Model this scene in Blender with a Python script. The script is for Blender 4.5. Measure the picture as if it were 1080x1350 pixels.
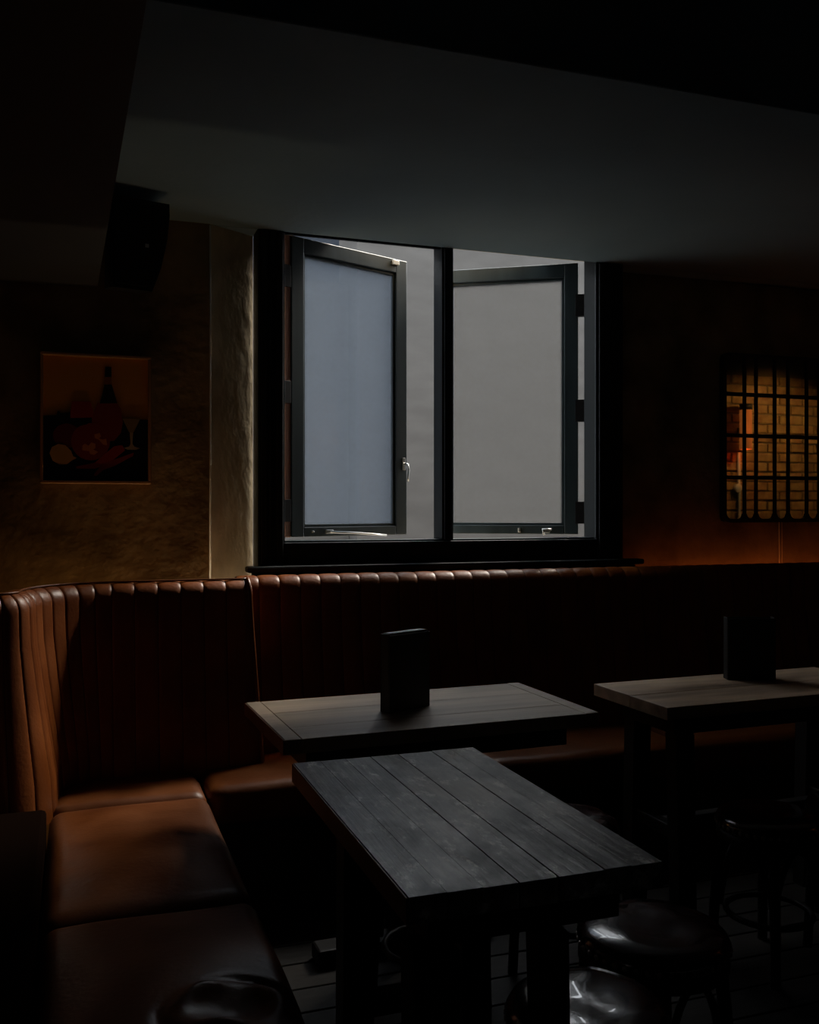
import bpy, bmesh, math, random
from mathutils import Vector, Matrix, noise
random.seed(7)
for o in list(bpy.data.objects): bpy.data.objects.remove(o)
S = bpy.context.scene
COL = S.collection
PI = math.pi

# ------------------------------------------------------------------ camera, sky, sun, exposure
YAW = math.radians(19.4)
cam_d = bpy.data.cameras.new('camera')
cam = bpy.data.objects.new('camera', cam_d); COL.objects.link(cam)
cam.location = (0, 0, 1.33)
cam.rotation_euler = (PI/2, 0, -YAW)
cam_d.sensor_fit = 'HORIZONTAL'; cam_d.sensor_width = 36.0
cam_d.lens = 1250/1080*36.0
cam_d.shift_y = -5/1080
cam_d.clip_start = 0.02
S.camera = cam

w = bpy.data.worlds.new('overcast_sky'); S.world = w; w.use_nodes = True
bg = w.node_tree.nodes['Background']
bg.inputs[0].default_value = (0.90, 0.95, 1.0, 1); bg.inputs[1].default_value = 6.2

sun_d = bpy.data.lights.new('hazy_sun', 'SUN'); sun_d.energy = 27.0; sun_d.angle = math.radians(24)
sun_d.color = (1.0, 0.92, 0.80)
sun = bpy.data.objects.new('hazy_sun', sun_d); COL.objects.link(sun)
sun.location = (4, 9, 8)
sun.rotation_euler = Vector((-0.98, -0.53, -1.02)).to_track_quat('-Z', 'Y').to_euler()

S.view_settings.view_transform = 'Standard'
S.view_settings.look = 'None'
S.view_settings.gamma = 1.0
S.view_settings.use_curve_mapping = False
S.view_settings.exposure = 0.0

# ------------------------------------------------------------------ materials
def mat(name, col, rough=0.6, metal=0.0, spec=0.5, col2=None, scale=8.0, stretch=(1,1,1), bump=0.0, bscale=None, lo=0.35, hi=0.65, coat=0.0, rough2=None, detail=6.0):
    m = bpy.data.materials.new(name); m.use_nodes = True
    nt = m.node_tree; N = nt.nodes; L = nt.links
    b = N['Principled BSDF']
    b.inputs['Base Color'].default_value = (*col, 1)
    b.inputs['Roughness'].default_value = rough
    b.inputs['Metallic'].default_value = metal
    b.inputs['Specular IOR Level'].default_value = spec
    b.inputs['Coat Weight'].default_value = coat
    if col2 or bump:
        tc = N.new('ShaderNodeTexCoord'); mp = N.new('ShaderNodeMapping')
        mp.inputs['Scale'].default_value = stretch
        L.new(tc.outputs['Object'], mp.inputs['Vector'])
        oi = N.new('ShaderNodeObjectInfo')
        ad = N.new('ShaderNodeVectorMath'); ad.operation = 'ADD'
        mu = N.new('ShaderNodeMath'); mu.operation = 'MULTIPLY'; mu.inputs[1].default_value = 37.0
        L.new(oi.outputs['Random'], mu.inputs[0])
        L.new(mp.outputs['Vector'], ad.inputs[0]); L.new(mu.outputs[0], ad.inputs[1])
        n = N.new('ShaderNodeTexNoise'); n.inputs['Scale'].default_value = scale; n.inputs['Detail'].default_value = detail
        L.new(ad.outputs[0], n.inputs['Vector'])
        if col2:
            r = N.new('ShaderNodeValToRGB')
            r.color_ramp.elements[0].position = lo; r.color_ramp.elements[0].color = (*col, 1)
            r.color_ramp.elements[1].position = hi; r.color_ramp.elements[1].color = (*col2, 1)
            L.new(n.outputs['Fac'], r.inputs['Fac']); L.new(r.outputs['Color'], b.inputs['Base Color'])
        if rough2 is not None:
            mr = N.new('ShaderNodeMapRange'); mr.inputs[1].default_value = lo; mr.inputs[2].default_value = hi
            mr.inputs[3].default_value = rough; mr.inputs[4].default_value = rough2
            L.new(n.outputs['Fac'], mr.inputs[0]); L.new(mr.outputs[0], b.inputs['Roughness'])
        if bump:
            n2 = N.new('ShaderNodeTexNoise'); n2.inputs['Scale'].default_value = bscale or scale*4; n2.inputs['Detail'].default_value = 5
            L.new(ad.outputs[0], n2.inputs['Vector'])
            bp = N.new('ShaderNodeBump'); bp.inputs['Strength'].default_value = bump; bp.inputs['Distance'].default_value = 0.01
            L.new(n2.outputs['Fac'], bp.inputs['Height']); L.new(bp.outputs['Normal'], b.inputs['Normal'])
    return m

def emit(name, col, strength):
    m = bpy.data.materials.new(name); m.use_nodes = True
    nt = m.node_tree; b = nt.nodes['Principled BSDF']
    b.inputs['Base Color'].default_value = (*col, 1)
    b.inputs['Emission Color'].default_value = (*col, 1); b.inputs['Emission Strength'].default_value = strength
    return m

def pane_mat(name, tint, trans_col, f_trans):
    m = bpy.data.materials.new(name); m.use_nodes = True
    nt = m.node_tree; N = nt.nodes; L = nt.links
    N.remove(N['Principled BSDF'])
    t = N.new('ShaderNodeBsdfTransparent'); t.inputs[0].default_value = (*tint, 1)
    tr = N.new('ShaderNodeBsdfTranslucent')
    tc = N.new('ShaderNodeTexCoord'); n = N.new('ShaderNodeTexNoise'); n.inputs['Scale'].default_value = 60; n.inputs['Detail'].default_value = 4
    L.new(tc.outputs['Object'], n.inputs['Vector'])
    r = N.new('ShaderNodeValToRGB')
    r.color_ramp.elements[0].position = .35; r.color_ramp.elements[0].color = (*[c*.95 for c in trans_col], 1)
    r.color_ramp.elements[1].position = .6; r.color_ramp.elements[1].color = (*trans_col, 1)
    L.new(n.outputs['Fac'], r.inputs['Fac']); L.new(r.outputs['Color'], tr.inputs[0])
    g = N.new('ShaderNodeBsdfGlossy'); g.inputs['Roughness'].default_value = 0.15
    m1 = N.new('ShaderNodeMixShader'); m1.inputs[0].default_value = f_trans
    L.new(t.outputs[0], m1.inputs[1]); L.new(tr.outputs[0], m1.inputs[2])
    m2 = N.new('ShaderNodeMixShader'); m2.inputs[0].default_value = 0.04
    L.new(m1.outputs[0], m2.inputs[1]); L.new(g.outputs[0], m2.inputs[2])
    L.new(m2.outputs[0], N['Material Output'].inputs['Surface'])
    return m

def scuffed(name):
    m = bpy.data.materials.new(name); m.use_nodes = True
    nt = m.node_tree; N = nt.nodes; L = nt.links; b = N['Principled BSDF']
    tc = N.new('ShaderNodeTexCoord'); geo = N.new('ShaderNodeNewGeometry'); oi = N.new('ShaderNodeObjectInfo')
    def ns(scale, st, detail=8, src=None, rough=.6):
        mp = N.new('ShaderNodeMapping'); mp.inputs['Scale'].default_value = st
        L.new(src or geo.outputs['Position'], mp.inputs['Vector'])
        n = N.new('ShaderNodeTexNoise'); n.inputs['Scale'].default_value = scale; n.inputs['Detail'].default_value = detail; n.inputs['Roughness'].default_value = rough
        L.new(mp.outputs[0], n.inputs['Vector']); return n.outputs['Fac']
    def ramp(f, a, b_, lo=0., hi=1.):
        r = N.new('ShaderNodeMapRange'); r.inputs[1].default_value = a; r.inputs[2].default_value = b_; r.inputs[3].default_value = lo; r.inputs[4].default_value = hi
        L.new(f, r.inputs[0]); return r.outputs[0]
    def math_(op, a, b_):
        q = N.new('ShaderNodeMath'); q.operation = op
        for k, v in enumerate((a, b_)):
            if isinstance(v, (int, float)): q.inputs[k].default_value = v
            else: L.new(v, q.inputs[k])
        return q.outputs[0]
    stain = ramp(ns(9, (1, .6, 1)), .41, .60)                 # broad dark stains
    grain = ramp(ns(60, (1, .06, 1), 4, tc.outputs['Object']), .35, .65)   # fibres along the board
    scuff = ramp(ns(24, (1, .45, 1), 10, rough=.75), .54, .68)            # pale scuffs
    v = math_('ADD', math_('MULTIPLY', stain, .46), math_('MULTIPLY', grain, .22))
    v = math_('ADD', v, math_('MULTIPLY', oi.outputs['Random'], .16))
    v = math_('ADD', v, math_('MULTIPLY', scuff, .85))
    cr = N.new('ShaderNodeValToRGB'); e = cr.color_ramp.elements
    e[0].position = .10; e[0].color = (.018, .015, .012, 1); e[1].position = 1.0; e[1].color = (.68, .65, .60, 1)
    x = cr.color_ramp.elements.new(.55); x.color = (.20, .185, .165, 1)
    L.new(v, cr.inputs['Fac']); L.new(cr.outputs['Color'], b.inputs['Base Color'])
    L.new(ramp(stain, 0, 1, .48, .28), b.inputs['Roughness'])
    b.inputs['Specular IOR Level'].default_value = .55
    bp = N.new('ShaderNodeBump'); bp.inputs['Strength'].default_value = .12; bp.inputs['Distance'].default_value = .004
    L.new(grain, bp.inputs['Height']); L.new(bp.outputs[0], b.inputs['Normal'])
    return m

M = {}
M['leather'] = mat('tan_leather', (0.115, 0.027, 0.003), 0.38, spec=0.3, col2=(0.185, 0.048, 0.006), scale=5, bump=0.12, bscale=90, rough2=0.46)
M['leather_seat'] = mat('worn_tan_leather', (0.080, 0.020, 0.003), 0.33, spec=0.3, col2=(0.135, 0.038, 0.006), scale=6, bump=0.10, bscale=70, rough2=0.45)
M['seam'] = mat('dark_seam', (0.006, 0.003, 0.002), 1.0, spec=0.0)
M['plinth'] = mat('black_plinth', (0.012, 0.010, 0.009), 0.7, col2=(0.02, 0.016, 0.014))
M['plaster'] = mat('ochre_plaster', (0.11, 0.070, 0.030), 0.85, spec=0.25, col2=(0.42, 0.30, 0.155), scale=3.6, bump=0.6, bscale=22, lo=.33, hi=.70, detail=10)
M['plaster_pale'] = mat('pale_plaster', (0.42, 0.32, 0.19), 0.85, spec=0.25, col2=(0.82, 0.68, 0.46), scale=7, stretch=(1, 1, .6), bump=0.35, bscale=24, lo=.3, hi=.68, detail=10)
M['bead'] = mat('white_bead', (0.75, 0.73, 0.68), 0.5)
M['ceiling'] = mat('blue_grey_paint', (0.165, 0.225, 0.252), 0.75, spec=0.15, col2=(0.19, 0.252, 0.28), scale=2, bump=0.12, bscale=30)
M['bulkhead'] = mat('charcoal_paint', (0.045, 0.048, 0.05), 0.55, col2=(0.055, 0.058, 0.06), scale=2)
M['ceiling_dark'] = mat('black_paint', (0.02, 0.021, 0.022), 0.8, spec=0.2)
M['wall_dark'] = mat('brown_black_paint', (0.035, 0.025, 0.018), 0.85, spec=0.2, col2=(0.05, 0.036, 0.025), scale=2)
M['frame'] = mat('black_green_gloss', (0.006, 0.008, 0.009), 0.55, spec=0.28, col2=(0.010, 0.014, 0.016), scale=6, stretch=(1, 1, .15))
M['sash'] = mat('dark_green_gloss', (0.016, 0.026, 0.028), 0.4, col2=(0.03, 0.044, 0.047), scale=14, stretch=(1, 1, .12))
M['bare'] = mat('bare_red_wood', (0.30, 0.12, 0.075), 0.6, col2=(0.45, 0.22, 0.15), scale=9, stretch=(1, 1, .2))
M['hinge'] = mat('dark_hinge', (0.012, 0.010, 0.010), 0.5, metal=.4)
M['chrome'] = mat('worn_chrome', (0.62, 0.62, 0.60), 0.28, metal=0.9)
M['pane_blue'] = pane_mat('hazy_blue_glass', (0.86, 0.90, 0.96), (0.100, 0.113, 0.128), 0.6)
M['pane_grey'] = pane_mat('hazy_grey_glass', (0.93, 0.93, 0.93), (0.037, 0.0385, 0.040), 0.4)
M['render'] = mat('pale_render', (0.048, 0.0465, 0.0445), 0.9, spec=0.02, col2=(0.058, 0.0562, 0.054), scale=3, stretch=(1, 1, 3), detail=8)
M['slate'] = mat('sky_stand_in_blue', (0.014, 0.017, 0.022), 0.9, spec=0.02, col2=(0.017, 0.020, 0.025))  # dull blue that stands in for dim sky
M['paving'] = mat('grey_paving', (0.17, 0.166, 0.158), 0.9, col2=(0.2, 0.195, 0.188))
M['brickred'] = mat('red_brick', (0.16, 0.07, 0.045), 0.9, col2=(0.24, 0.11, 0.07), scale=5)
M['floor_gap'] = mat('floor_gap', (0.006, 0.005, 0.004), 0.9)
M['floor'] = mat('dark_floorboard', (0.008, 0.007, 0.006), 0.6, spec=0.25, col2=(0.028, 0.023, 0.019), scale=7, stretch=(.12, 1, 1), bump=0.3, bscale=22, rough2=0.6)
M['wood_grey'] = scuffed('scuffed_grey_wood')
M['wood_brown'] = mat('brown_plank_wood', (0.30, 0.22, 0.145), 0.40, spec=0.8, col2=(0.60, 0.47, 0.34), scale=9, stretch=(.14, 1, 1), bump=0.3, bscale=28, lo=.3, hi=.72, rough2=0.45, detail=10)
M['wood_rust'] = mat('weathered_rust_wood', (0.16, 0.10, 0.060), 0.40, spec=0.7, col2=(0.62, 0.44, 0.29), scale=9, stretch=(.16, 1, 1), bump=0.3, bscale=28, lo=.32, hi=.66, rough2=0.5, detail=10)
M['wood_end'] = mat('red_brown_edge_wood', (0.12, 0.045, 0.022), 0.5, col2=(0.2, 0.09, 0.045), scale=9, stretch=(1, 1, .4))
M['wood_black'] = mat('black_stained_wood', (0.006, 0.005, 0.0045), 0.5, spec=0.3, col2=(0.011, 0.009, 0.008), scale=8, stretch=(1, 1, .2))
M['menu'] = mat('black_menu_card', (0.006, 0.006, 0.006), 0.6)
M['menu_edge'] = mat('white_card_edge', (0.7, 0.7, 0.68), 0.6)
M['seat_black'] = mat('oxblood_black_leather', (0.020, 0.008, 0.009), 0.16, spec=1.0, col2=(0.04, 0.018, 0.018), scale=7, bump=0.3, bscale=9, rough2=0.28, coat=0.6)
M['stud'] = mat('nickel_stud', (0.35, 0.33, 0.30), 0.35, metal=0.9)
M['speaker'] = mat('black_plastic', (0.010, 0.010, 0.011), 0.4)
M['mesh'] = mat('black_grille', (0.006, 0.006, 0.006), 0.8)
M['mirror'] = mat('mirror_glass', (0.62, 0.60, 0.55), 0.02, metal=1.0)
M['iron'] = mat('black_iron', (0.008, 0.008, 0.008), 0.5)
M['cable'] = mat('pale_cable', (0.85, 0.72, 0.52), 0.6)
M['brick'] = mat('yellow_stock_brick', (0.28, 0.16, 0.07), 0.9, spec=0.2, col2=(0.50, 0.34, 0.16), scale=9, bump=0.6, bscale=30, lo=.32, hi=.68)
M['mortar'] = mat('mortar', (0.2, 0.15, 0.09), 0.95)
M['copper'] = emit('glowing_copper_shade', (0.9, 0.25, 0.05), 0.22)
M['bulb'] = emit('lamp_glow', (1.0, 0.42, 0.12), 1.2)
M['led_red'] = emit('led_orange', (1.0, 0.24, 0.05), 3.6)
M['led_warm'] = emit('led_warm', (1.0, 0.48, 0.13), 14.0)
M['added_fill'] = emit('added_fill', (1.0, 0.80, 0.52), 280.0)  # glow of the added strip beside the wall return
M['white'] = mat('white_pipe', (0.7, 0.68, 0.62), 0.4)
M['pic_frame'] = mat('light_wood_frame', (0.55, 0.31, 0.15), 0.55)
for k, c in dict(p_orange=(0.92, 0.44, 0.07), p_dark=(0.008, 0.012, 0.022), p_bottle=(0.014, 0.018, 0.018), p_red=(0.34, 0.040, 0.034), p_red2=(0.46, 0.040, 0.034),
                 p_red3=(0.18, 0.018, 0.022), p_lemon=(0.70, 0.42, 0.14), p_cut=(0.75, 0.32, 0.12), p_glass=(0.40, 0.30, 0.15), p_stem=(0.6, 0.5, 0.36), p_band=(0.45, 0.16, 0.05)).items():
    M[k] = mat(k.replace('p_', 'print_'), c, 0.6, spec=0.3)

# ------------------------------------------------------------------ mesh helpers
def obj(name, me, m=None, parent=None, loc=None, smooth=False):
    o = bpy.data.objects.new(name, me); COL.objects.link(o)
    if m is not None and not me.materials: me.materials.append(M[m] if isinstance(m, str) else m)
    if parent: o.parent = parent
    if loc is not None: o.location = loc
    if smooth:
        for p in me.polygons: p.use_smooth = True
    return o
def empty(name, loc=(0, 0, 0), rz=0):
    o = bpy.data.objects.new(name, None); COL.objects.link(o); o.location = loc; o.rotation_euler = (0, 0, rz)
    o.empty_display_size = .1
    return o
def tag(o, label=None, cat=None, group=None, kind=None):
    if label: o['label'] = label
    if cat: o['category'] = cat
    if group: o['group'] = group
    if kind: o['kind'] = kind
    return o
def me_from(bm, name='m', smooth=False):
    bm.normal_update()
    me = bpy.data.meshes.new(name); bm.to_mesh(me); bm.free()
    if smooth:
        for p in me.polygons: p.use_smooth = True
    return me
def add_box(bm, a, b):
    r = bmesh.ops.create_cube(bm, size=1)
    for v in r['verts']:
        v.co = Vector(((a[i]+b[i])/2 + v.co[i]*(b[i]-a[i]) for i in range(3)))
    return r['verts']
def box_me(a, b, bev=0.0, seg=2):
    bm = bmesh.new(); add_box(bm, a, b)
    if bev: bmesh.ops.bevel(bm, geom=bm.edges[:], offset=bev, segments=seg, affect='EDGES', profile=.5)
    return me_from(bm, smooth=False)
def box(name, a, b, m, parent=None, bev=0.0, seg=2, base=None):
    """box given in the parent's space; its origin goes to its own centre-bottom"""
    c = Vector(((a[0]+b[0])/2, (a[1]+b[1])/2, a[2]))
    me = box_me(Vector(a)-c, Vector(b)-c, bev, seg)
    return obj(name, me, m, parent, c)
def rbox_me(sx, sy, sz, r, n=(10, 10, 4), crown=0.0, fn=None):
    """rounded, crowned cushion centred in x,y with its base at z=0"""
    bm = bmesh.new()
    hx, hy, hz = sx/2, sy/2, sz/2
    def grid(axis, sgn):
        a, b_ = [(1, 2), (2, 0), (0, 1)][axis]
        na, nb = n[a], n[b_]
        vs = []
        for i in range(na+1):
            row = []
            for j in range(nb+1):
                p = [0, 0, 0]; p[axis] = sgn
                p[a] = -1+2*i/na; p[b_] = -1+2*j/nb
                row.append(bm.verts.new(p))
            vs.append(row)
        for i in range(na):
            for j in range(nb):
                f = [vs[i][j], vs[i+1][j], vs[i+1][j+1], vs[i][j+1]]
                bm.faces.new(f if sgn > 0 else f[::-1])
    for ax in range(3):
        for s in (-1, 1): grid(ax, s)
    bmesh.ops.remove_doubles(bm, verts=bm.verts[:], dist=1e-5)
    H = (hx, hy, hz)
    for v in bm.verts:
        p = Vector((v.co[i]*H[i] for i in range(3)))
        q = Vector((max(-H[i]+r, min(H[i]-r, p[i])) for i in range(3)))
        # spread samples so that the rounding gets several rings
        d = p-q
        if d.length > 1e-6:
            p = q + d.normalized()*r
        u, w_ = v.co[0], v.co[1]
        if v.co[2] > 0: p.z += crown*(1-u*u)*(1-w_*w_)*v.co[2]
        v.co = p + Vector((0, 0, hz))
        if fn: v.co = fn(v.co, (u, w_))
    return me_from(bm, smooth=True)
def tube_bm(bm, pts, r, seg=8, closed=False, taper=None):
    pts = [Vector(p) for p in pts]; n = len(pts); rings = []
    up = None
    for i, p in enumerate(pts):
        if closed: t = pts[(i+1) % n]-pts[i-1]
        else: t = pts[min(i+1, n-1)]-pts[max(i-1, 0)]
        t.normalize()
        if up is None:
            up = t.orthogonal().normalized()
        up = (up - t*up.dot(t)).normalized()
        s = t.cross(up)
        rr = r if taper is None else r*taper[i]
        rings.append([bm.verts.new(p + (up*math.cos(2*PI*k/seg)+s*math.sin(2*PI*k/seg))*rr) for k in range(seg)])
    m = n if closed else n-1
    for i in range(m):
        A, B = rings[i], rings[(i+1) % n]
        for k in range(seg):
            bm.faces.new((A[k], A[(k+1) % seg], B[(k+1) % seg], B[k]))
    if not closed:
        bm.faces.new(rings[0][::-1]); bm.faces.new(rings[-1])
def tube(name, pts, r, m, parent=None, seg=8, closed=False, taper=None):
    bm = bmesh.new()
    c = Vector(pts[0]) if not closed else sum((Vector(p) for p in pts), Vector())/len(pts)
    tube_bm(bm, [Vector(p)-c for p in pts], r, seg, closed, taper)
    return obj(name, me_from(bm, smooth=True), m, parent, c)
def lathe_me(prof, seg=32):
    bm = bmesh.new(); rings = []
    for r, z in prof:
        if r < 1e-6: rings.append([bm.verts.new((0, 0, z))])
        else: rings.append([bm.verts.new((r*math.cos(2*PI*k/seg), r*math.sin(2*PI*k/seg), z)) for k in range(seg)])
    for A, B in zip(rings, rings[1:]):
        for k in range(seg):
            k2 = (k+1) % seg
            if len(A) == 1 and len(B) > 1: bm.faces.new((A[0], B[k2], B[k]))
            elif len(B) == 1 and len(A) > 1: bm.faces.new((A[k], A[k2], B[0]))
            elif len(A) > 1: bm.faces.new((A[k], A[k2], B[k2], B[k]))
    bmesh.ops.recalc_face_normals(bm, faces=bm.faces[:])
    return me_from(bm, smooth=True)
def prism_me(poly, t, axis='y'):
    """polygon in (x,z), extruded over thickness t along -y (towards the room)"""
    bm = bmesh.new()
    f = bm.faces.new([bm.verts.new((x, 0, z)) for x, z in poly])
    r = bmesh.ops.extrude_face_region(bm, geom=[f])
    for v in r['geom']:
        if isinstance(v, bmesh.types.BMVert): v.co.y -= t
    bmesh.ops.recalc_face_normals(bm, faces=bm.faces[:])
    return me_from(bm)
def copy_tree(o, parent=None):
    c = o.copy(); COL.objects.link(c); c.parent = parent
    for ch in list(o.children): copy_tree(ch, c)
    return c
def struct(o): o['kind'] = 'structure'; return o

# ------------------------------------------------------------------ the setting
ZC = 2.41                      # painted ceiling panel
YW, YP = 3.765, 3.65           # window wall, picture wall
YF = 3.65                      # front of the window frame
XL, XR, YB = -0.34, 6.2, -1.6

fl = struct(box('floor', (XL, YB, -0.06), (XR, YW, -0.012), 'floor_gap'))
row = 0; y = YB
PLW = 0.135
while y < YW-.02:
    wdt = PLW*random.choice((.92, 1.0, 1.08)); y1 = min(y+wdt, YW)
    x = XL - random.uniform(0, 1.2)
    while x < XR:
        ln = random.uniform(1.5, 2.4); x0, x1 = max(x, XL), min(x+ln, XR)
        if x1-x0 > .05:
            c = Vector(((x0+x1)/2, (y+y1)/2, -.006))
            me = box_me(Vector((x0+.0015, y+.003, -.012))-c, Vector((x1-.0015, y1-.003, 0))-c, .002, 1)
            p = obj('floor_plank', me, 'floor', None, c); p.parent = fl; p.matrix_parent_inverse = fl.matrix_basis.inverted()
            p.rotation_euler.x = random.uniform(-.004, .004)
        x += ln
    y = y1

struct(box('wall_left', (XL-.1, YB, 0), (XL, YP+.3, 2.8), 'wall_dark'))
struct(box('wall_back', (XL-.1, YB-.1, 0), (XR+.1, YB, 2.8), 'wall_dark'))
struct(box('wall_right', (XR, YB, 0), (XR+.1, YW+.1, 2.8), 'wall_dark'))
wp = struct(box('wall_picture', (XL, YP, 0), (0.482, YP+.235, 2.5), 'plaster'))
# splayed return between the picture wall and the window frame
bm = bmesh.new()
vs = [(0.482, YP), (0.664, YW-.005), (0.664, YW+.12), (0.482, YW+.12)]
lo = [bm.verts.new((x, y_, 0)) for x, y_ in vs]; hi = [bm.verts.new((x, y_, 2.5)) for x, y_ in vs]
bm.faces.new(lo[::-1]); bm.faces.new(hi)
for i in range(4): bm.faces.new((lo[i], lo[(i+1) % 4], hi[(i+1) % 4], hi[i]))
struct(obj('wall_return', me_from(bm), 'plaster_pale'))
bd = struct(tube('trim_1', [(0.482, YP-.001, z) for z in (1.0, 1.5, 2.0, 2.405)], .0035, 'bead', seg=8))
WX0, WX1 = 0.70, 2.25
struct(box('wall_window_lower', (0.672, YW, 0), (XR, YW+.10, 1.06), 'plaster'))
struct(box('wall_window_right', (WX1, YW, 1.06), (XR, YW+.10, 2.5), 'plaster'))
struct(box('wall_window_upper', (0.672, YW, 2.47), (WX1, YW+.10, 2.9), 'plaster'))
# ceilings
struct(box('ceiling', (XL, 2.08, ZC), (XR, 3.66, ZC+.34), 'ceiling', bev=.003, seg=1))
struct(box('ceiling_left_infill', (XL, 3.66, ZC), (0.664, YW+.1, ZC+.1), 'ceiling'))
struct(box('ceiling_right_infill', (2.291, 3.66, ZC), (XR, YW+.1, ZC+.1), 'ceiling'))
struct(box('ceiling_upper', (XL-.1, YB-.1, ZC+.34), (XR+.1, YW+.1, ZC+.44), 'ceiling_dark'))
bm = bmesh.new()
q = [(XL, YB), (0.155, YB), (0.075, YP), (XL, YP)]
lo = [bm.verts.new((x, y_, 2.135)) for x, y_ in q]; hi = [bm.verts.new((x, y_, 2.74)) for x, y_ in q]
bm.faces.new(lo[::-1]); bm.faces.new(hi)
for i in range(4): bm.faces.new((lo[i], lo[(i+1) % 4], hi[(i+1) % 4], hi[i]))
bmesh.ops.bevel(bm, geom=[e for e in bm.edges if all(v.co.z < 2.2 for v in e.verts)], offset=.005, segments=2, affect='EDGES')
struct(obj('ceiling_bulkhead', me_from(bm), 'bulkhead'))

# window_1: frame, mullion, sill, sashes
win = struct(empty('window_1', (1.475, YF, 1.09)))
WO = Vector((1.475, YF, 1.09))
def wbox(name, a, b, m='frame', bev=.004, parent=None):
    return box(name, Vector(a)-WO, Vector(b)-WO, m, parent or win, bev)
wbox('jamb', (0.665, YF, 1.09), (0.768, 3.76, 2.47))
wbox('jamb', (2.155, YF, 1.09), (2.29, 3.76, 2.47))
wbox('mullion', (1.432, YF+.012, 1.20), (1.484, 3.76, 2.47))
wbox('mullion_bead', (1.441, YF+.004, 1.20), (1.475, YF+.014, 2.41), bev=.003)
wbox('head', (0.768, YF+.02, 2.455), (2.155, 3.76, 2.475))
wbox('head_batten', (0.768, YF+.02, 2.405), (1.43, YF+.032, 2.418), bev=.001)
wbox('bottom_rail', (0.768, YF, 1.09), (2.155, 3.76, 1.195))
wbox('bottom_bead', (0.768, YF+.02, 1.195), (2.155, 3.755, 1.202), 'sash', .002)
for a, b in ((.675, .700), (.708, .716), (.735, .762)): wbox('moulding', (a, YF-.010, 1.10), (b, YF+.002, 2.405), bev=.004)
for a, b in ((2.255, 2.280), (2.239, 2.247), (2.165, 2.195)): wbox('moulding', (a, YF-.010, 1.10), (b, YF+.002, 2.405), bev=.004)
for a in (.765, 2.1525): wbox('inner_bead', (a, YF+.002, 1.20), (a+.006, YF+.012, 2.405), 'sash', .002)
wbox('sill', (0.615, YF-.055, 1.083), (2.365, YF+.01, 1.107), bev=.007)
wbox('apron', (0.64, YF-.02, 1.045), (2.34, YF+.01, 1.083), bev=.003)

def sash(hx, hy, ang, mirror, L, g0, g1, pane, bare):
    """casement sash; local x runs from the hinge to the free edge"""
    s = -1 if mirror else 1
    z0, z1, g_z0, g_z1 = 1.212, 2.437, 1.252, 2.376
    T = .036
    def b(name, x0, x1, za, zb, m='sash', y0=0., y1=T, bev=.003, par=None, org=(0, 0, 0)):
        a_ = Vector((min(s*x0, s*x1), y0, za-1.09))-Vector(org); b_ = Vector((max(s*x0, s*x1), y1, zb-1.09))-Vector(org)
        return box(name, a_, b_, m, par, bev)
    e0 = 0.033 if bare else 0.0
    # hinge-side stile is the sash root; the rest are its children
    root = b('sash', e0, g0, z0, z1, par=win)
    c = root.location.copy()
    rot = Matrix.Rotation(ang, 4, 'Z')
    P = Vector((hx, hy, 1.09))-WO
    root.location = P + rot @ c; root.rotation_euler = (0, 0, ang)
    if bare:
        b('hinge_edge', 0.004, e0, z0, z1, 'bare', .004, T-.002, par=root, org=c)
    b('stile', g1, L, z0, z1, par=root, org=c)
    b('top_rail', g0, g1, g_z1, z1, par=root, org=c)
    b('lower_rail', g0, g1, z0, g_z0, par=root, org=c)
    for (x0, x1, za, zb) in ((g0, g0+.012, g_z0, g_z1), (g1-.012, g1, g_z0, g_z1), (g0, g1, g_z1-.012, g_z1), (g0, g1, g_z0, g_z0+.012)):
        b('glazing_bead', x0, x1, za, zb, 'sash', .010, T-.006, .002, root, c)
    b('pane', g0+.006, g1-.006, g_z0+.006, g_z1-.006, pane, .019, .023, 0.0, root, c)
    if bare:
        for zc in (2.27, 1.80, 1.32): b('hinge', -.004, .030, zc-.045, zc+.045, 'hinge', -.002, .012, .001, root, c)
    else:
        for zc in (2.245, 1.77, 1.31): b('hinge', -.036, .012, zc-.05, zc+.05, 'hinge', -.004, .020, .001, root, c)
    return root, c
sa, ca = sash(0.795, 3.772, math.radians(22), False, .655, .095, .592, 'pane_blue', True)
sb, cb = sash(2.138, 3.782, -math.radians(32.5), True, .64, .062, .585, 'pane_grey', False)
# espagnolette handle on the left sash, stays on both
def hbox(name, par, c, a, b, m='chrome', bev=.002): return box(name, Vector(a)-c, Vector(b)-c, m, par, bev)
hp = hbox('handle', sa, ca, (.626, -.006, .41), (.643, .0, .465))
tube('handle_lever', [(.0, -.006, .03), (.004, -.022, .025), (.006, -.026, .0), (.002, -.024, -.03), (.008, -.02, -.05)], .005, 'chrome', hp)
st = hbox('stay', sa, ca, (.20, -.014, .135), (.235, .0, .150))
tube('stay_bar', [(.0, -.012, .006), (.12, -.03, .0), (.20, -.045, -.006), (.27, -.05, -.012)], .0045, 'chrome', st)
hbox('stay_pin', sa, ca, (.13, -.010, .14), (.14, .0, .147))
st2 = hbox('stay', sb, cb, (-.15, -.020, .128), (-.125, .0, .146))
tube('stay_bar', [(.02, -.006, .016), (-.02, -.012, .016), (-.012, -.016, -.008)], .005, 'chrome', st2)
hbox('stay_pin', sb, cb, (-.27, -.010, .13), (-.258, .0, .15))
# top stay block on the left sash and ceiling catch
hbox('corner_block', sa, ca, (.565, -.014, 1.318), (.60, .0, 1.338), 'white')

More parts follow.
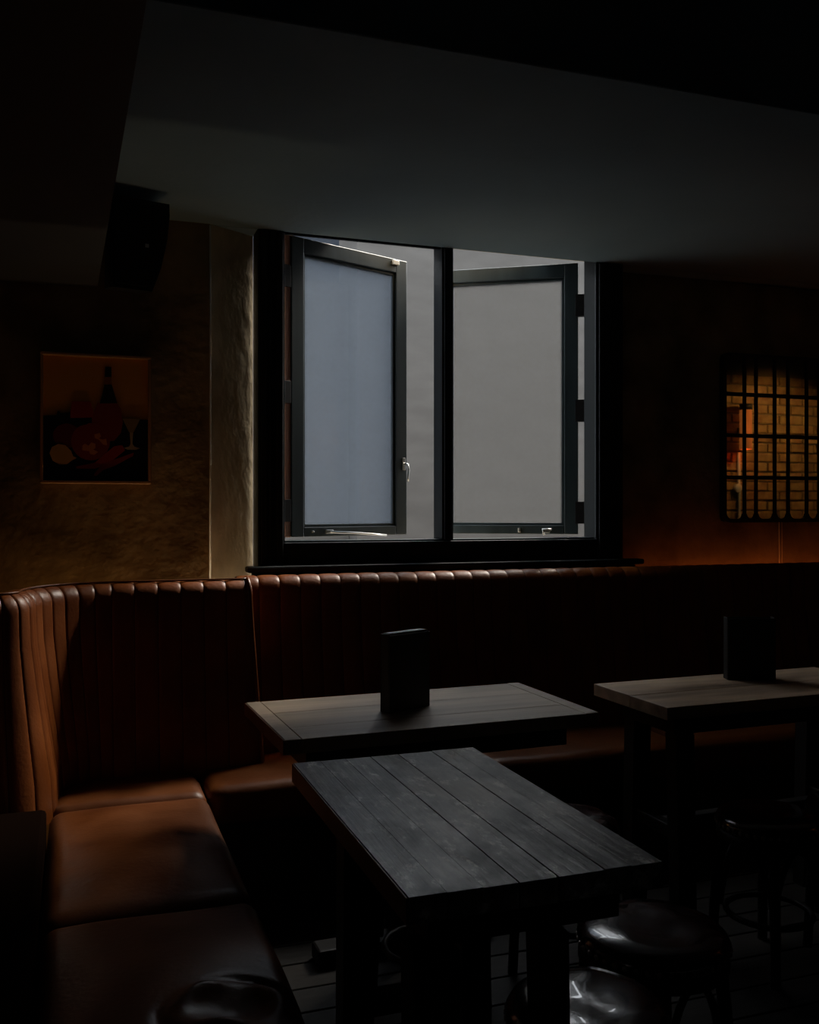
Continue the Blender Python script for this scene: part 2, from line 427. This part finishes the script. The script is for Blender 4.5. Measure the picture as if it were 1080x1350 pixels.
# ------------------------------------------------------------------ outside the window
bl = box('opposite_building', (1.95, 6.7, 0), (9.0, 7.2, 3.62), 'render')
tag(bl, 'tall pale rendered wall of the neighbouring building seen through open window', 'building')
b2 = box('low_outbuilding', (-4.0, 6.9, 0), (1.945, 7.5, 3.02), 'render')
tag(b2, 'lower pale rendered wall behind the left window pane', 'building')
b3 = box('sky_stand_in', (-6.0, 9.5, 0), (2.6, 10.0, 5.6), 'slate')  # added backdrop in place of a dim patch of sky
tag(b3, 'added slate blue wall standing in for dim sky above left sash', 'building')
struct(box('ground', (-8, YW+.10, -.1), (12, 16, -.02), 'paving'))

# ------------------------------------------------------------------ corner booth
booth = empty('corner_booth', (0.2, 3.2, 0))
BO = Vector((0.2, 3.2, 0))
tag(booth, 'tan leather corner booth with channelled backrest running under the window', 'bench')
ZT = 1.078
def profile(dep, zt=ZT):
    """backrest cross-section: (distance from back plane, height) from the crease over the roll to the back"""
    pts = [(dep+.012, .40), (dep+.004, .52), (dep-.018, .66), (dep-.040, .80), (dep-.056, .92)]
    r = .055; cx, cz = dep-.066-r+.005, zt-r
    for k in range(8):
        a = math.radians(-5 + k*(100/7)); pts.append((cx+r*math.cos(a)*1.02, cz+r*math.sin(a)))
    pts += [(max(cx-.03, .012), zt-.003), (.004, zt-.02), (0.0, zt-.10)]
    return pts
NU = 8
def channel_bm(fn, s0, s1, prof, bulge=.0045):
    bm = bmesh.new(); G = []
    for i in range(NU+1):
        t = -1+2*i/NU
        t = math.copysign(abs(t)**.55, t)
        s = (s0+s1)/2+t*(s1-s0)/2
        bl_ = -bulge*(.45*t*t+.55*abs(t)**9)
        rowv = []
        for j, (n, z) in enumerate(prof):
            a = prof[max(j-1, 0)]; b_ = prof[min(j+1, len(prof)-1)]
            tn = Vector((b_[0]-a[0], b_[1]-a[1])); tn.normalize(); nn = Vector((tn.y, -tn.x))
            x, y_ = fn(s, n+nn.x*bl_)
            rowv.append(bm.verts.new((x, y_, z+nn.y*bl_)))
        G.append(rowv)
    for i in range(NU):
        for j in range(len(prof)-1):
            bm.faces.new((G[i][j], G[i+1][j], G[i+1][j+1], G[i][j+1]))
    bmesh.ops.recalc_face_normals(bm, faces=bm.faces[:])
    return bm
# path A: left wall -> rounded corner -> picture wall (plan of the back plane)
XA, YA, RA, Y0A, X1A = -.235, 3.455, .36, 3.085, .575
LA1 = (YA-RA)-Y0A; LA2 = RA*PI/2; LA3 = X1A-(XA+RA)
LE0 = XA-(XL+.005); LE1 = .17*PI/2          # flat nose and convex end of the deep section
def pathA(s, n):
    if s < LE0: return XL+.005+s, Y0A-n
    s -= LE0
    if s < LE1:
        a = s/LE1*PI/2
        return XA+n*math.sin(a), Y0A-n*math.cos(a)
    s -= LE1
    if s < LA1: return XA+n, Y0A+s
    if s < LA1+LA2:
        a = (s-LA1)/RA
        cx, cy = XA+RA, YA-RA
        return cx-(RA-n)*math.cos(a), cy+(RA-n)*math.sin(a)
    return XA+RA+(s-LA1-LA2), YA-n
YBk, X0B, X1B = 3.628, .565, 5.2
def pathB(s, n): return X0B+s, YBk-n
def section(fn, total, dep, name):
    pr = profile(dep)
    # dark backing board behind the channels
    bm = bmesh.new()
    m = max(12, int(total/.08)); prev = None
    pb = [(n-.012 if n > .03 else n+.001, z-(.010 if z > .9 else 0)) for n, z in pr]
    for i in range(m+1):
        rowv = []
        for n, z in pb:
            x, y_ = fn(total*i/m, n); rowv.append(bm.verts.new((x-BO.x, y_-BO.y, z)))
        if prev:
            for j in range(len(pb)-1): bm.faces.new((prev[j], rowv[j], rowv[j+1], prev[j+1]))
        prev = rowv
    bmesh.ops.recalc_face_normals(bm, faces=bm.faces[:])
    back = obj(name, me_from(bm), 'seam', booth)
    k = round(total/.079); wd = total/k
    for i in range(k):
        bmc = channel_bm(fn, i*wd+.0008, (i+1)*wd-.0008, pr)
        c = sum((v.co for v in bmc.verts), Vector())/len(bmc.verts); c.z = .40
        for v in bmc.verts: v.co -= c
        obj('channel', me_from(bmc, smooth=True), 'leather', back, c-BO)
    return pr
prA = section(pathA, LE0+LE1+LA1+LA2+LA3, .175, 'backrest')
prB = section(pathB, X1B-X0B, .185, 'backrest')
# end cap and piping where the deep section stops beside the window
bm = bmesh.new()
for xx in (X1A-.004, X1A+.012):
    pass
def lean(z): return .030*(ZT-z)/.6
ring0 = [bm.verts.new((X1A-.012-BO.x, YA-n-BO.y, z)) for n, z in prA]
ring1 = [bm.verts.new((X1A+.014+lean(z)-BO.x, YA-(n-.010 if n > .02 else n)-BO.y, z-(.008 if z > .9 else 0))) for n, z in prA]
for j in range(len(prA)-1): bm.faces.new((ring0[j], ring0[j+1], ring1[j+1], ring1[j]))
bm.faces.new(ring1)
bmesh.ops.recalc_face_normals(bm, faces=bm.faces[:])
obj('end_panel', me_from(bm), 'leather', booth)
tube('piping', [(X1A+.003+lean(z)-BO.x, YA-n-.001-BO.y, z+.002) for n, z in prA[:-1]], .007, 'leather_seat', booth)
def over(n_, z_): return [(pathA(s_*(LE0+LE1+LA1+LA2+LA3)/90, n_)) for s_ in range(91)]
tube('piping', [(x-BO.x, y_-BO.y, ZT+.001) for x, y_ in over(.075, 0)], .0035, 'leather_seat', booth, 6)
# seats
def wr(cx, cy, amp, seed):
    def f(co, uv):
        u, v = uv
        if co.z > .05:
            d = noise.noise(Vector((co.x*5+seed, co.y*5, 0)))*amp
            dx, dy = co.x-cx, co.y-cy; r = math.hypot(dx*1.0, dy*1.25)
            d += -.018*math.exp(-(r/.05)**2) + .010*math.exp(-((r-.085)/.02)**2)*(1+.8*math.sin(3*math.atan2(dy, dx)+1)) - .006*math.exp(-((r-.125)/.012)**2)*(1+math.sin(2*math.atan2(dy, dx))) if cx is not None else 0
            co.z += d
        return co
    return f
def flat_w(amp, seed):
    def f(co, uv):
        if co.z > .05: co.z += noise.noise(Vector((co.x*5+seed, co.y*4, 0)))*amp
        return co
    return f
ST = .45; TH = .125
def cushion(x0, x1, y0, y1, fn, crown=.016, n=(30, 30, 8), r=.042):
    me = rbox_me(x1-x0, y1-y0, TH, r, n, crown, fn)
    return obj('seat_cushion', me, 'leather_seat', booth, Vector(((x0+x1)/2, (y0+y1)/2, ST-TH-.012))-BO)
XS0, XS1 = -.075, .392
cushion(XS0, XS1, 3.004, 3.315, flat_w(.004, 1), .008)
cushion(XS0, XS1, 2.182, 2.998, flat_w(.006, 3), .026)
cushion(XS0, XS1, 1.362, 2.176, wr(.10, -.10, .005, 5), .028, (60, 90, 8))
cushion(XS0, XS1, .76, 1.356, flat_w(.005, 8), .016)
ys0, ys1 = 3.03, 3.475
cushion(.396, 1.30, ys0, 3.455, flat_w(.005, 11), .014, r=.036)
for a, b in ((1.304, 2.20), (2.204, 3.10), (3.104, 4.0), (4.004, 5.19)):
    cushion(a, b, ys0, ys1, flat_w(.006, a*9), .014, (40, 24, 8), r=.036)
box('side_panel', Vector((XL+.004, .76, 0))-BO, Vector((XS0-.002, 2.84, .49))-BO, 'seam', booth, .012)
box('base', Vector((XS0, .76, 0))-BO, Vector((XS1-.035, 3.32, ST-TH-.01))-BO, 'plinth', booth)
box('base', Vector((XS1-.035, ys0+.035, 0))-BO, Vector((5.19, ys1, ST-TH-.01))-BO, 'plinth', booth)
# LED strips lying behind the backrest; the short pale one is added fill
led = box('led_strip', (2.42, 3.69, .985), (5.2, 3.70, .995), 'led_red'); tag(led, 'orange glowing light strip hidden behind the backrest right of the window', 'light strip')
led2 = box('led_strip', (XL+.02, 3.475, .62), (0.56, 3.487, .63), 'led_warm'); tag(led2, 'dim warm light strip hidden behind the backrest below the framed print', 'light strip')

fill_strip = box('led_strip', (0.495, 3.612, .74), (.558, 3.622, .752), 'added_fill'); tag(fill_strip, 'added unseen pale fill strip behind the backrest corner, brightening the wall return', 'light strip')  # added unseen glow that brightens the splayed return

# ------------------------------------------------------------------ tables
def plank_part(par, a, b, m, bev=.003, name='plank', tilt=0):
    o = box(name, a, b, m, par, bev, 1)
    o.rotation_euler = (random.uniform(-tilt, tilt), random.uniform(-tilt, tilt), 0)
    return o
def leg_me(w0, w1, h, dx, dy):
    bm = bmesh.new()
    a = [bm.verts.new((sx*w0/2+dx, sy*w0/2+dy, 0)) for sx, sy in ((-1, -1), (1, -1), (1, 1), (-1, 1))]
    b = [bm.verts.new((sx*w1/2, sy*w1/2, h)) for sx, sy in ((-1, -1), (1, -1), (1, 1), (-1, 1))]
    bm.faces.new(a[::-1]); bm.faces.new(b)
    for i in range(4): bm.faces.new((a[i], a[(i+1) % 4], b[(i+1) % 4], b[i]))
    bmesh.ops.bevel(bm, geom=bm.edges[:], offset=.005, segments=2, affect='EDGES')
    return me_from(bm)
HT = .75
# table in front: boards along Y
t2 = empty('pub_table', (.689, 1.727, 0))
tag(t2, 'scuffed grey plank table nearest the camera, stools at its right side', 'table', 'plank tables')
W2, L2 = .443, .79
edges = [0, .062, .122, .182, .252, .335, .385, .443]
for i, (a, b) in enumerate(zip(edges, edges[1:])):
    g = .0006 if i != 3 else .0035
    plank_part(t2, (-W2/2+a+g*.5, -L2/2, HT-.042), (-W2/2+b-g*.5, L2/2, HT-random.choice((0, .0006, .0012))), 'wood_grey', .0005, tilt=.0005)
box('side_edge', (-W2/2-.004, -L2/2, HT-.042), (-W2/2, L2/2, HT-.001), 'wood_end', t2, .001, 1)
box('apron', (-W2/2+.05, -L2/2+.05, HT-.105), (W2/2-.05, L2/2-.05, HT-.043), 'wood_black', t2, .003)
for lx, ly, dx, dy in ((-.165, -.335, 0, -.01), (.035, -.345, .01, -.01), (-.10, .30, .0, .02), (.17, .30, .02, .02)):
    obj('leg', leg_me(.070 if lx != .035 else .05, .075 if lx != .035 else .055, HT-.10, dx, dy), 'wood_black', t2, (lx, ly, 0))
box('stretcher', (-.13, .28, .20), (.14, .32, .25), 'wood_black', t2, .004)

def long_table(name, loc, rz, W, D, splits, label, legs, ends=True, wm='wood_brown'):
    t = empty(name, loc, rz); tag(t, label, 'table', 'plank tables')
    e = .045 if ends else 0.0
    y = -D/2
    for i, f in enumerate(splits):
        y1 = y+f*D
        plank_part(t, (-W/2+e, y+.0006, HT-.038), (W/2-e, y1-.0006, HT-random.choice((0, .0008))), wm, .0012, tilt=.0008)
        y = y1
    if ends:
        plank_part(t, (-W/2, -D/2, HT-.038), (-W/2+e-.001, D/2, HT), 'wood_brown', .002, 'end_board')
        plank_part(t, (W/2-e+.001, -D/2, HT-.038), (W/2, D/2, HT), 'wood_brown', .002, 'end_board')
        box('side_edge', (-W/2-.004, -D/2+.001, HT-.038), (-W/2-.0002, D/2-.001, HT-.001), 'wood_end', t, .001, 1)
    box('apron', (-W/2+.07, -D/2+.06, HT-.10), (W/2-.07, D/2-.06, HT-.039), 'wood_black', t, .003)
    if legs == 'pedestal':
        box('column', (-.045, .08, .05), (.045, .15, HT-.10), 'wood_black', t, .006)
        box('foot', (-.28, .075, 0), (.28, .155, .05), 'wood_black', t, .008)
        return t
    for sx in (-1, 1):
        for sy in (-1, 1):
            obj('leg', leg_me(.06, .065, HT-.10, 0, sy*.02), 'wood_black', t, (sx*(W/2-.11), sy*(D/2-.09), 0))
        box('stretcher', (sx*(W/2-.11)-.02, -D/2+.08, .32), (sx*(W/2-.11)+.02, D/2-.08, .36), 'wood_black', t, .004)
    box('foot_rail', (-W/2+.12, -.02, .32), (W/2-.12, .02, .355), 'wood_black', t, .004)
    return t
t1 = long_table('pub_table', (.942, 2.598, 0), math.radians(1.6), .912, .495, (.27, .38, .35), 'brown plank table below the window with a black menu box on it', 'pedestal')
t3 = long_table('pub_table', (2.085, 2.565, 0), math.radians(1.4), .93, .40, (.48, .52), 'weathered brown plank table at the right under the barred mirror', None, ends=False, wm='wood_rust')

# ------------------------------------------------------------------ menu boxes
def menu_box(loc, rz, w_, d_, h_, label):
    t = empty('menu_holder', loc, rz); tag(t, label, 'menu holder', 'black menu boxes')
    th = .005
    box('front_panel', (-w_/2, -d_/2, 0), (w_/2, -d_/2+th, h_-.003), 'menu', t, .001, 1)
    box('back_panel', (-w_/2, d_/2-th, 0), (w_/2, d_/2, h_), 'menu', t, .001, 1)
    box('side_panel', (-w_/2, -d_/2+th, 0), (-w_/2+th, d_/2-th, h_), 'menu', t, .001, 1)
    box('side_panel', (w_/2-th, -d_/2+th, 0), (w_/2, d_/2-th, h_), 'menu', t, .001, 1)
    box('bottom', (-w_/2+th, -d_/2+th, 0), (w_/2-th, d_/2-th, th), 'menu', t, 0)
    return t
menu_box((.900, 2.592, HT), math.radians(24), .158, .042, .222, 'black menu box standing on the table below the window')
menu_box((2.160, 2.655, HT), math.radians(-19), .164, .042, .21, 'black menu box standing on the table at the right')
mc = obj('menu_card', box_me((-.072, -.0145, 0), (.072, .0145, .2195), .0005, 1), 'menu_edge', None, (.900, 2.592, HT+.0055)); mc.rotation_euler = (0, 0, math.radians(24)); tag(mc, 'stack of white menu cards slotted in the black box below the window', 'menu')

# ------------------------------------------------------------------ stools
def stool(loc, rz, r, label, z=.45, full=True):
    t = empty('bar_stool', loc, rz); tag(t, label, 'stool', 'round leather stools')
    h = z
    prof = [(0, h-.004), (r*.35, h-.003), (r*.65, h-.004), (r*.85, h-.009), (r*.95, h-.018), (r, h-.032), (r*.995, h-.048), (r*.96, h-.056), (r*.5, h-.056), (0, h-.056)]
    me = lathe_me(prof, 48)
    for v in me.vertices:
        if v.co.z > h-.03:
            a = math.atan2(v.co.y, v.co.x); rr = math.hypot(v.co.x, v.co.y)/r
            v.co.z += .004*noise.noise(Vector((v.co.x*14+loc[0]*5, v.co.y*14+loc[1]*3, 1)))-.006*math.exp(-(rr/.5)**2)
    obj('seat', me, 'seat_black', t)
    bm = bmesh.new()
    n = 44
    for k in range(n):
        a = 2*PI*k/n
        mtx = Matrix.Translation((r*1.0*math.cos(a), r*1.0*math.sin(a), h-.041)) @ Matrix.Rotation(a, 4, 'Z') @ Matrix.Diagonal((.5, 1, 1, 1))
        bmesh.ops.create_icosphere(bm, subdivisions=1, radius=.0065, matrix=mtx)
    o = obj('stud_trim', me_from(bm, smooth=True), 'stud', t); o['kind'] = 'stuff'
    obj('seat_ring', lathe_me([(r*.80, h-.056), (r*.985, h-.056), (r*.985, h-.082), (r*.80, h-.082), (r*.80, h-.056)], 40), 'wood_black', t)
    for k in range(4):
        a = PI/4+k*PI/2; c, s_ = math.cos(a), math.sin(a)
        pts = []
        for q_ in range(9):
            u = q_/8; rad = r*.86+.03*u*u+.012*math.sin(PI*u)
            pts.append((rad*c, rad*s_, (h-.06)*(1-u)))
        tube('leg', pts, .0145, 'wood_black', t, 8)
        # arched bentwood brace to the next leg
        a2 = a+PI/2
        p0 = Vector((r*.90*c, r*.90*s_, .16)); p1 = Vector((r*.90*math.cos(a2), r*.90*math.sin(a2), .16))
        arch = []
        for q_ in range(13):
            u = q_/12; zz = .16+(h-.10-.16)*math.sin(PI*u)**.55
            p = p0.lerp(p1, u); arch.append((p.x, p.y, zz))
        tube('brace', arch, .008, 'wood_black', t, 6)
    ring = [((r*.80)*math.cos(2*PI*k/28), (r*.80)*math.sin(2*PI*k/28), .15) for k in range(28)]
    tube('foot_ring', ring, .009, 'wood_black', t, 6, True)
    return t
def ground(px, py, z):
    d = (1.33-z)*1250/(py-670); xc = (px-540)/1250*d
    return (xc*math.cos(YAW)+d*math.sin(YAW), -xc*math.sin(YAW)+d*math.cos(YAW), 0)
stool((1.163, 1.738, 0), .35, .160, 'round dark leather stool with studded rim right of the scuffed table')
stool((.872, 1.512, 0), .1, .147, 'round glossy leather stool nearest the camera, cut off by bottom edge')
stool((1.335, 2.43, 0), .6, .150, 'round leather stool tucked under the right end of the window table')
stool((.90, 2.40, 0), .2, .150, 'round stool tucked under the middle of the window table')
stool((1.915, 2.27, 0), .2, .150, 'round stool pushed under the left half of right-hand table')
stool((2.25, 2.27, 0), .5, .150, 'round stool pushed under the right half of right-hand table')

# ------------------------------------------------------------------ framed print
PX0, PX1, PZ0, PZ1 = -.120, .263, 1.419, 1.889
PC = Vector(((PX0+PX1)/2, YP-.004, PZ0))
pic = empty('framed_print', PC); tag(pic, 'framed still-life print of bottle, lemon and glass on ochre wall', 'picture')
pw, ph = PX1-PX0, PZ1-PZ0
fw = .011
for nm, a, b in (('frame_rail', (-pw/2, -.030, 0), (pw/2, .0, fw)), ('frame_rail', (-pw/2, -.030, ph-fw), (pw/2, .0, ph)),
                 ('frame_stile', (-pw/2, -.030, fw), (-pw/2+fw, .0, ph-fw)), ('frame_stile', (pw/2-fw, -.030, fw), (pw/2, .0, ph-fw))):
    box(nm, a, b, 'pic_frame', pic, .002, 1)
iw, ih = pw-2*fw, ph-2*fw
pr = box('print', (-iw/2, -.012, fw), (iw/2, -.004, ph-fw), 'p_orange', pic)
# zoom coordinates of the print: x 135..890, y 145..1058
def U(x, y): return ((x-135)/(890-135)*iw-iw/2, (1058-y)/(1058-145)*ih)
layer = [0]
def shape(name, pts, m):
    layer[0] += 1
    o = obj(name, prism_me([U(*p) for p in pts], .0002), m, pr, (0, -.008-.00022*layer[0], 0)); return o
def ell(cx, cy, rx, ry, n=24, a0=0): return [(cx+rx*math.cos(2*PI*k/n+a0), cy-ry*math.sin(2*PI*k/n+a0)) for k in range(n)]
shape('dark_tabletop', [(135, 588), (225, 582), (890, 596), (890, 1058), (135, 1058)], 'p_dark')
shape('leaf', [(205, 655), (222, 600), (236, 548), (262, 566), (325, 556), (330, 650)], 'p_bottle')
shape('jug', [(520, 480), (660, 475), (690, 520), (705, 620), (690, 700), (640, 760), (540, 770), (480, 700), (478, 580)], 'p_red')
shape('bottle', [(576, 210), (620, 210), (622, 340), (645, 420), (662, 478), (535, 485), (556, 410), (570, 340)], 'p_bottle')
shape('bottle_band', [(572, 288), (621, 284), (622, 340), (568, 345)], 'p_band')
shape('tumbler', [(338, 475), (468, 472), (486, 530), (488, 590), (325, 600), (325, 560)], 'p_red2')
shape('fruit', ell(300, 730, 98, 90), 'p_red3')
shape('pomegranate', ell(470, 770, 140, 138), 'p_red')
shape('pomegranate_crown', [(385, 625), (440, 610), (450, 640), (395, 655)], 'p_dark')
shape('flower', [(410, 800), (430, 785), (455, 800), (475, 775), (505, 785), (505, 815), (490, 828), (525, 845), (495, 868), (465, 860), (460, 840), (410, 835)], 'p_cut')
shape('flower', [(495, 715), (535, 705), (545, 730), (530, 745), (560, 752), (582, 745), (590, 795), (560, 790), (530, 755), (500, 742)], 'p_cut')
shape('chilli', [(360, 955), (500, 925), (640, 800), (700, 790), (720, 830), (600, 930), (500, 970), (370, 970)], 'p_red2')
shape('chilli', [(490, 1020), (550, 930), (640, 900), (785, 845), (780, 870), (640, 950), (560, 980), (510, 1025)], 'p_red')
shape('lemon', [(178, 860), (195, 815), (240, 792), (290, 800), (330, 840), (345, 880), (372, 893), (340, 908), (300, 940), (250, 945), (200, 915)], 'p_lemon')
shape('cocktail', [(700, 590), (832, 592), (785, 690), (768, 700), (748, 690)], 'p_glass')
shape('glass_stem', [(755, 695), (780, 695), (775, 780), (790, 800), (832, 812), (800, 824), (740, 824), (710, 812), (750, 800), (760, 780)], 'p_stem')

# ------------------------------------------------------------------ loudspeaker
sp = empty('loudspeaker', (.185, 3.43, 2.085)); tag(sp, 'black wall loudspeaker mounted high beside the ceiling bulkhead', 'speaker')
bm = bmesh.new()
prof = [(-.095, 0), (.050, 0), (.080, .085), (.098, .18), (.103, .26), (.100, .30), (-.10, .30), (-.10, .15)]
R_ = []
for yy, sc in ((.06, .82), (-.05, .97), (-.075, .93)):
    R_.append([bm.verts.new((x*sc, yy - .05*(z/.29)*0, z)) for x, z in prof])
for A, B in zip(R_, R_[1:]):
    for k in range(8): bm.faces.new((A[k], A[(k+1) % 8], B[(k+1) % 8], B[k]))
bm.faces.new(R_[0]); bm.faces.new(R_[-1])
bmesh.ops.recalc_face_normals(bm, faces=bm.faces[:])
sb_ = obj('cabinet', me_from(bm), 'speaker', sp); sb_.rotation_euler = (math.radians(8), 0, math.radians(14))
obj('grille', prism_me([(x*.86, .015+z*.90) for x, z in prof], .006), 'mesh', sb_, (0, -.0745, 0))
obj('badge', prism_me([(x*.006, .15+z*.006) for x, z in ((-1, -1), (1, -1), (1, 1), (-1, 1))], .003), 'menu_edge', sb_, (.02, -.080, 0))
tube('bracket', [(.01, .04, .14), (.01, .10, .14), (.01, .13, .14)], .014, 'speaker', sp)

# ------------------------------------------------------------------ barred mirror
def on_wall(px, Y):
    t = (px-540)/1250; d = Y/(math.cos(YAW)-math.sin(YAW)*t)
    return (t*math.cos(YAW)+math.sin(YAW))*d
YM = 3.735
mx0 = 2.888; c0, n0 = .098+.02, .062
MZ0, MZ1 = 1.262, 2.068
bars = [3.009, 3.077, 3.186, 3.266, 3.378, 3.455, 3.563]
mx1 = 3.70
mir = empty('barred_mirror', ((mx0+mx1)/2, YW, MZ0)); tag(mir, 'black iron barred mirror on the wall right of the window', 'mirror')
MO = Vector(((mx0+mx1)/2, YW, MZ0))
def mb(name, a, b, m='iron', bev=.003): return box(name, Vector(a)-MO, Vector(b)-MO, m, mir, bev)
mb('mirror_glass', (mx0+.01, YM, MZ0+.01), (mx1-.01, YM+.006, MZ1-.01), 'mirror', 0)
mb('backing', (mx0+.008, YM+.007, MZ0+.008), (mx1-.008, YW-.001, MZ1-.008), 'menu', 0)
# rounded outer frame
def rrect(x0, x1, z0, z1, r, n=6):
    P = []
    for cx, cz, a0 in ((x1-r, z1-r, 0), (x0+r, z1-r, PI/2), (x0+r, z0+r, PI), (x1-r, z0+r, 3*PI/2)):
        for k in range(n+1):
            a = a0+k*PI/2/n; P.append((cx+r*math.cos(a), cz+r*math.sin(a)))
    return P
def ring_me(o_, i_, t):
    bm = bmesh.new(); n = len(o_)
    L_ = [[bm.verts.new((x, yy, z)) for x, z in pp] for pp, yy in ((o_, 0), (i_, 0), (i_, -t), (o_, -t))]
    for a in range(4):
        A, B = L_[a], L_[(a+1) % 4]
        for k in range(n): bm.faces.new((A[k], A[(k+1) % n], B[(k+1) % n], B[k]))
    bmesh.ops.recalc_face_normals(bm, faces=bm.faces[:])
    return me_from(bm)
o_ = rrect(mx0, mx1, MZ0, MZ1, .035); i_ = rrect(mx0+.017, mx1-.017, MZ0+.017, MZ1-.017, .03)
obj('frame', ring_me([(x-MO.x, z-MO.z) for x, z in o_], [(x-MO.x, z-MO.z) for x, z in i_], .032), 'iron', mir, (0, -.002, 0))
for x in bars: mb('upright_bar', (x-.0075, YM-.007, MZ0+.012), (x+.0075, YM-.001, MZ1-.012))
for z in (1.872, 1.676, 1.476): mb('cross_bar', (mx0+.012, YM-.010, z-.009), (mx1-.012, YM-.003, z+.009))
# rounded cell corners along the lower edge
for x in bars[::1]:
    for s_ in (-1, 1):
        tri = [(0, 0), (s_*.022, 0), (s_*.009, .006), (s_*.003, .014), (0, .024)]
        obj('corner_fillet', prism_me(tri, .008), 'iron', mir, (x+s_*.0075-MO.x, YM-.001-MO.y, .017))
cb1 = empty('mirror_cable', (3.24, YW, 1.02)); tag(cb1, 'pair of thin pale cables hanging from the barred mirror', 'cable')
for dx in (-.006, .010):
    tube('wire', [(dx, -.006, .0), (dx+.001, -.006, .1), (dx, -.006, .2), (dx, -.006, .245)], .0034 if dx < 0 else .0022, 'cable', cb1, 6)

# ------------------------------------------------------------------ brick partition that the mirror shows
YBK = 1.40
bw = struct(box('wall_brick_partition', (4.2, YBK-.12, 0), (XR, YBK-.008, 2.74), 'mortar'))
bmesh_brick = None
bl_, bh = .215, .065
def brick_me():
    bm = bmesh.new(); add_box(bm, (-bl_/2, -.03, -bh/2), (bl_/2, 0.004, bh/2))
    bmesh.ops.bevel(bm, geom=bm.edges[:], offset=.006, segments=1, affect='EDGES')
    return me_from(bm)
BM_ = [brick_me() for _ in range(3)]
for me in BM_:
    for v in me.vertices: v.co += Vector((random.uniform(-.003, .003), random.uniform(-.002, .003), random.uniform(-.003, .003)))
    me.materials.append(M['brick'])
r_ = 0; z = .90
while z < 2.40:
    x = 4.32+(.1125 if r_ % 2 else 0)
    while x < 6.05:
        p = obj('brick', random.choice(BM_), None, None, (x, YBK+random.uniform(-.003, .004), z)); p.parent = bw
        p.matrix_parent_inverse = bw.matrix_basis.inverted()
        p.rotation_euler = (0, random.uniform(-.01, .01), 0)
        x += .225
    z += .075; r_ += 1
# copper wall lamp
lx = 4.828
wl = empty('wall_lamp', (lx, YBK+.01, 1.27)); tag(wl, 'copper tube wall lamp on brick wall reflected in the barred mirror', 'lamp')
obj('shade', lathe_me([(.044, 0), (.046, 0), (.046, .30), (.044, .30), (.044, 0)], 24), 'copper', wl, (0, .085, .51))
obj('cap', lathe_me([(0, .0), (.047, .0), (.047, .045), (0, .05)], 24), 'iron', wl, (0, .085, .81))
box('bracket', (-.015, 0, .62), (.015, .045, .68), 'iron', wl, .003)
obj('bulb', lathe_me([(0, 0), (.02, .02), (.026, .05), (.02, .08), (0, .09)], 16), 'bulb', wl, (0, .085, .63))
cd = empty('conduit', (lx-.005, YBK+.012, 1.0)); tag(cd, 'white conduit pipe with round junction box below the copper lamp', 'pipe')
tube('pipe', [(0, .010, 0), (0, .010, .4), (0, .010, .76)], .011, 'white', cd)
jb = obj('junction_box', lathe_me([(0, -.012), (.034, -.012), (.036, .01), (.03, .018), (0, .02)], 20), 'white', cd, (-.018, .012, .485)); jb.rotation_euler = (-PI/2, 0, 0)
pl = bpy.data.lights.new('wall_lamp_light', 'POINT'); pl.energy = 0.5; pl.color = (1.0, 0.55, 0.22); pl.shadow_soft_size = .008
po = bpy.data.objects.new('wall_lamp_light', pl); COL.objects.link(po); po.location = (0, .085, .57); po.parent = wl

# added spotlight out of view, brightens the brick partition for the mirror
sl = empty('added_spotlight', (5.1, 2.05, ZC)); tag(sl, 'added black spotlight out of view, brightening the reflected brick wall', 'spotlight')
obj('mount', lathe_me([(0, 0), (.04, 0), (.04, -.015), (.012, -.02), (.012, -.05), (0, -.05)], 20), 'iron', sl)
hd = obj('head', lathe_me([(0, .05), (.03, .05), (.035, .03), (.035, -.05), (.031, -.05), (.031, .02), (0, .02)], 20), 'iron', sl, (0, 0, -.075))
hd.rotation_euler = (math.radians(-32), 0, 0)
sd = bpy.data.lights.new('added_spot_light', 'SPOT'); sd.energy = 11; sd.color = (1.0, .56, .18); sd.spot_size = math.radians(115); sd.spot_blend = .9; sd.shadow_soft_size = .02  # added light for the reflected bricks
so = bpy.data.objects.new('added_spot_light', sd); COL.objects.link(so); so.parent = sl; so.location = (0, -.035, -.135)
so.rotation_euler = Vector((0, -.75, -.66)).to_track_quat('-Z', 'Y').to_euler()
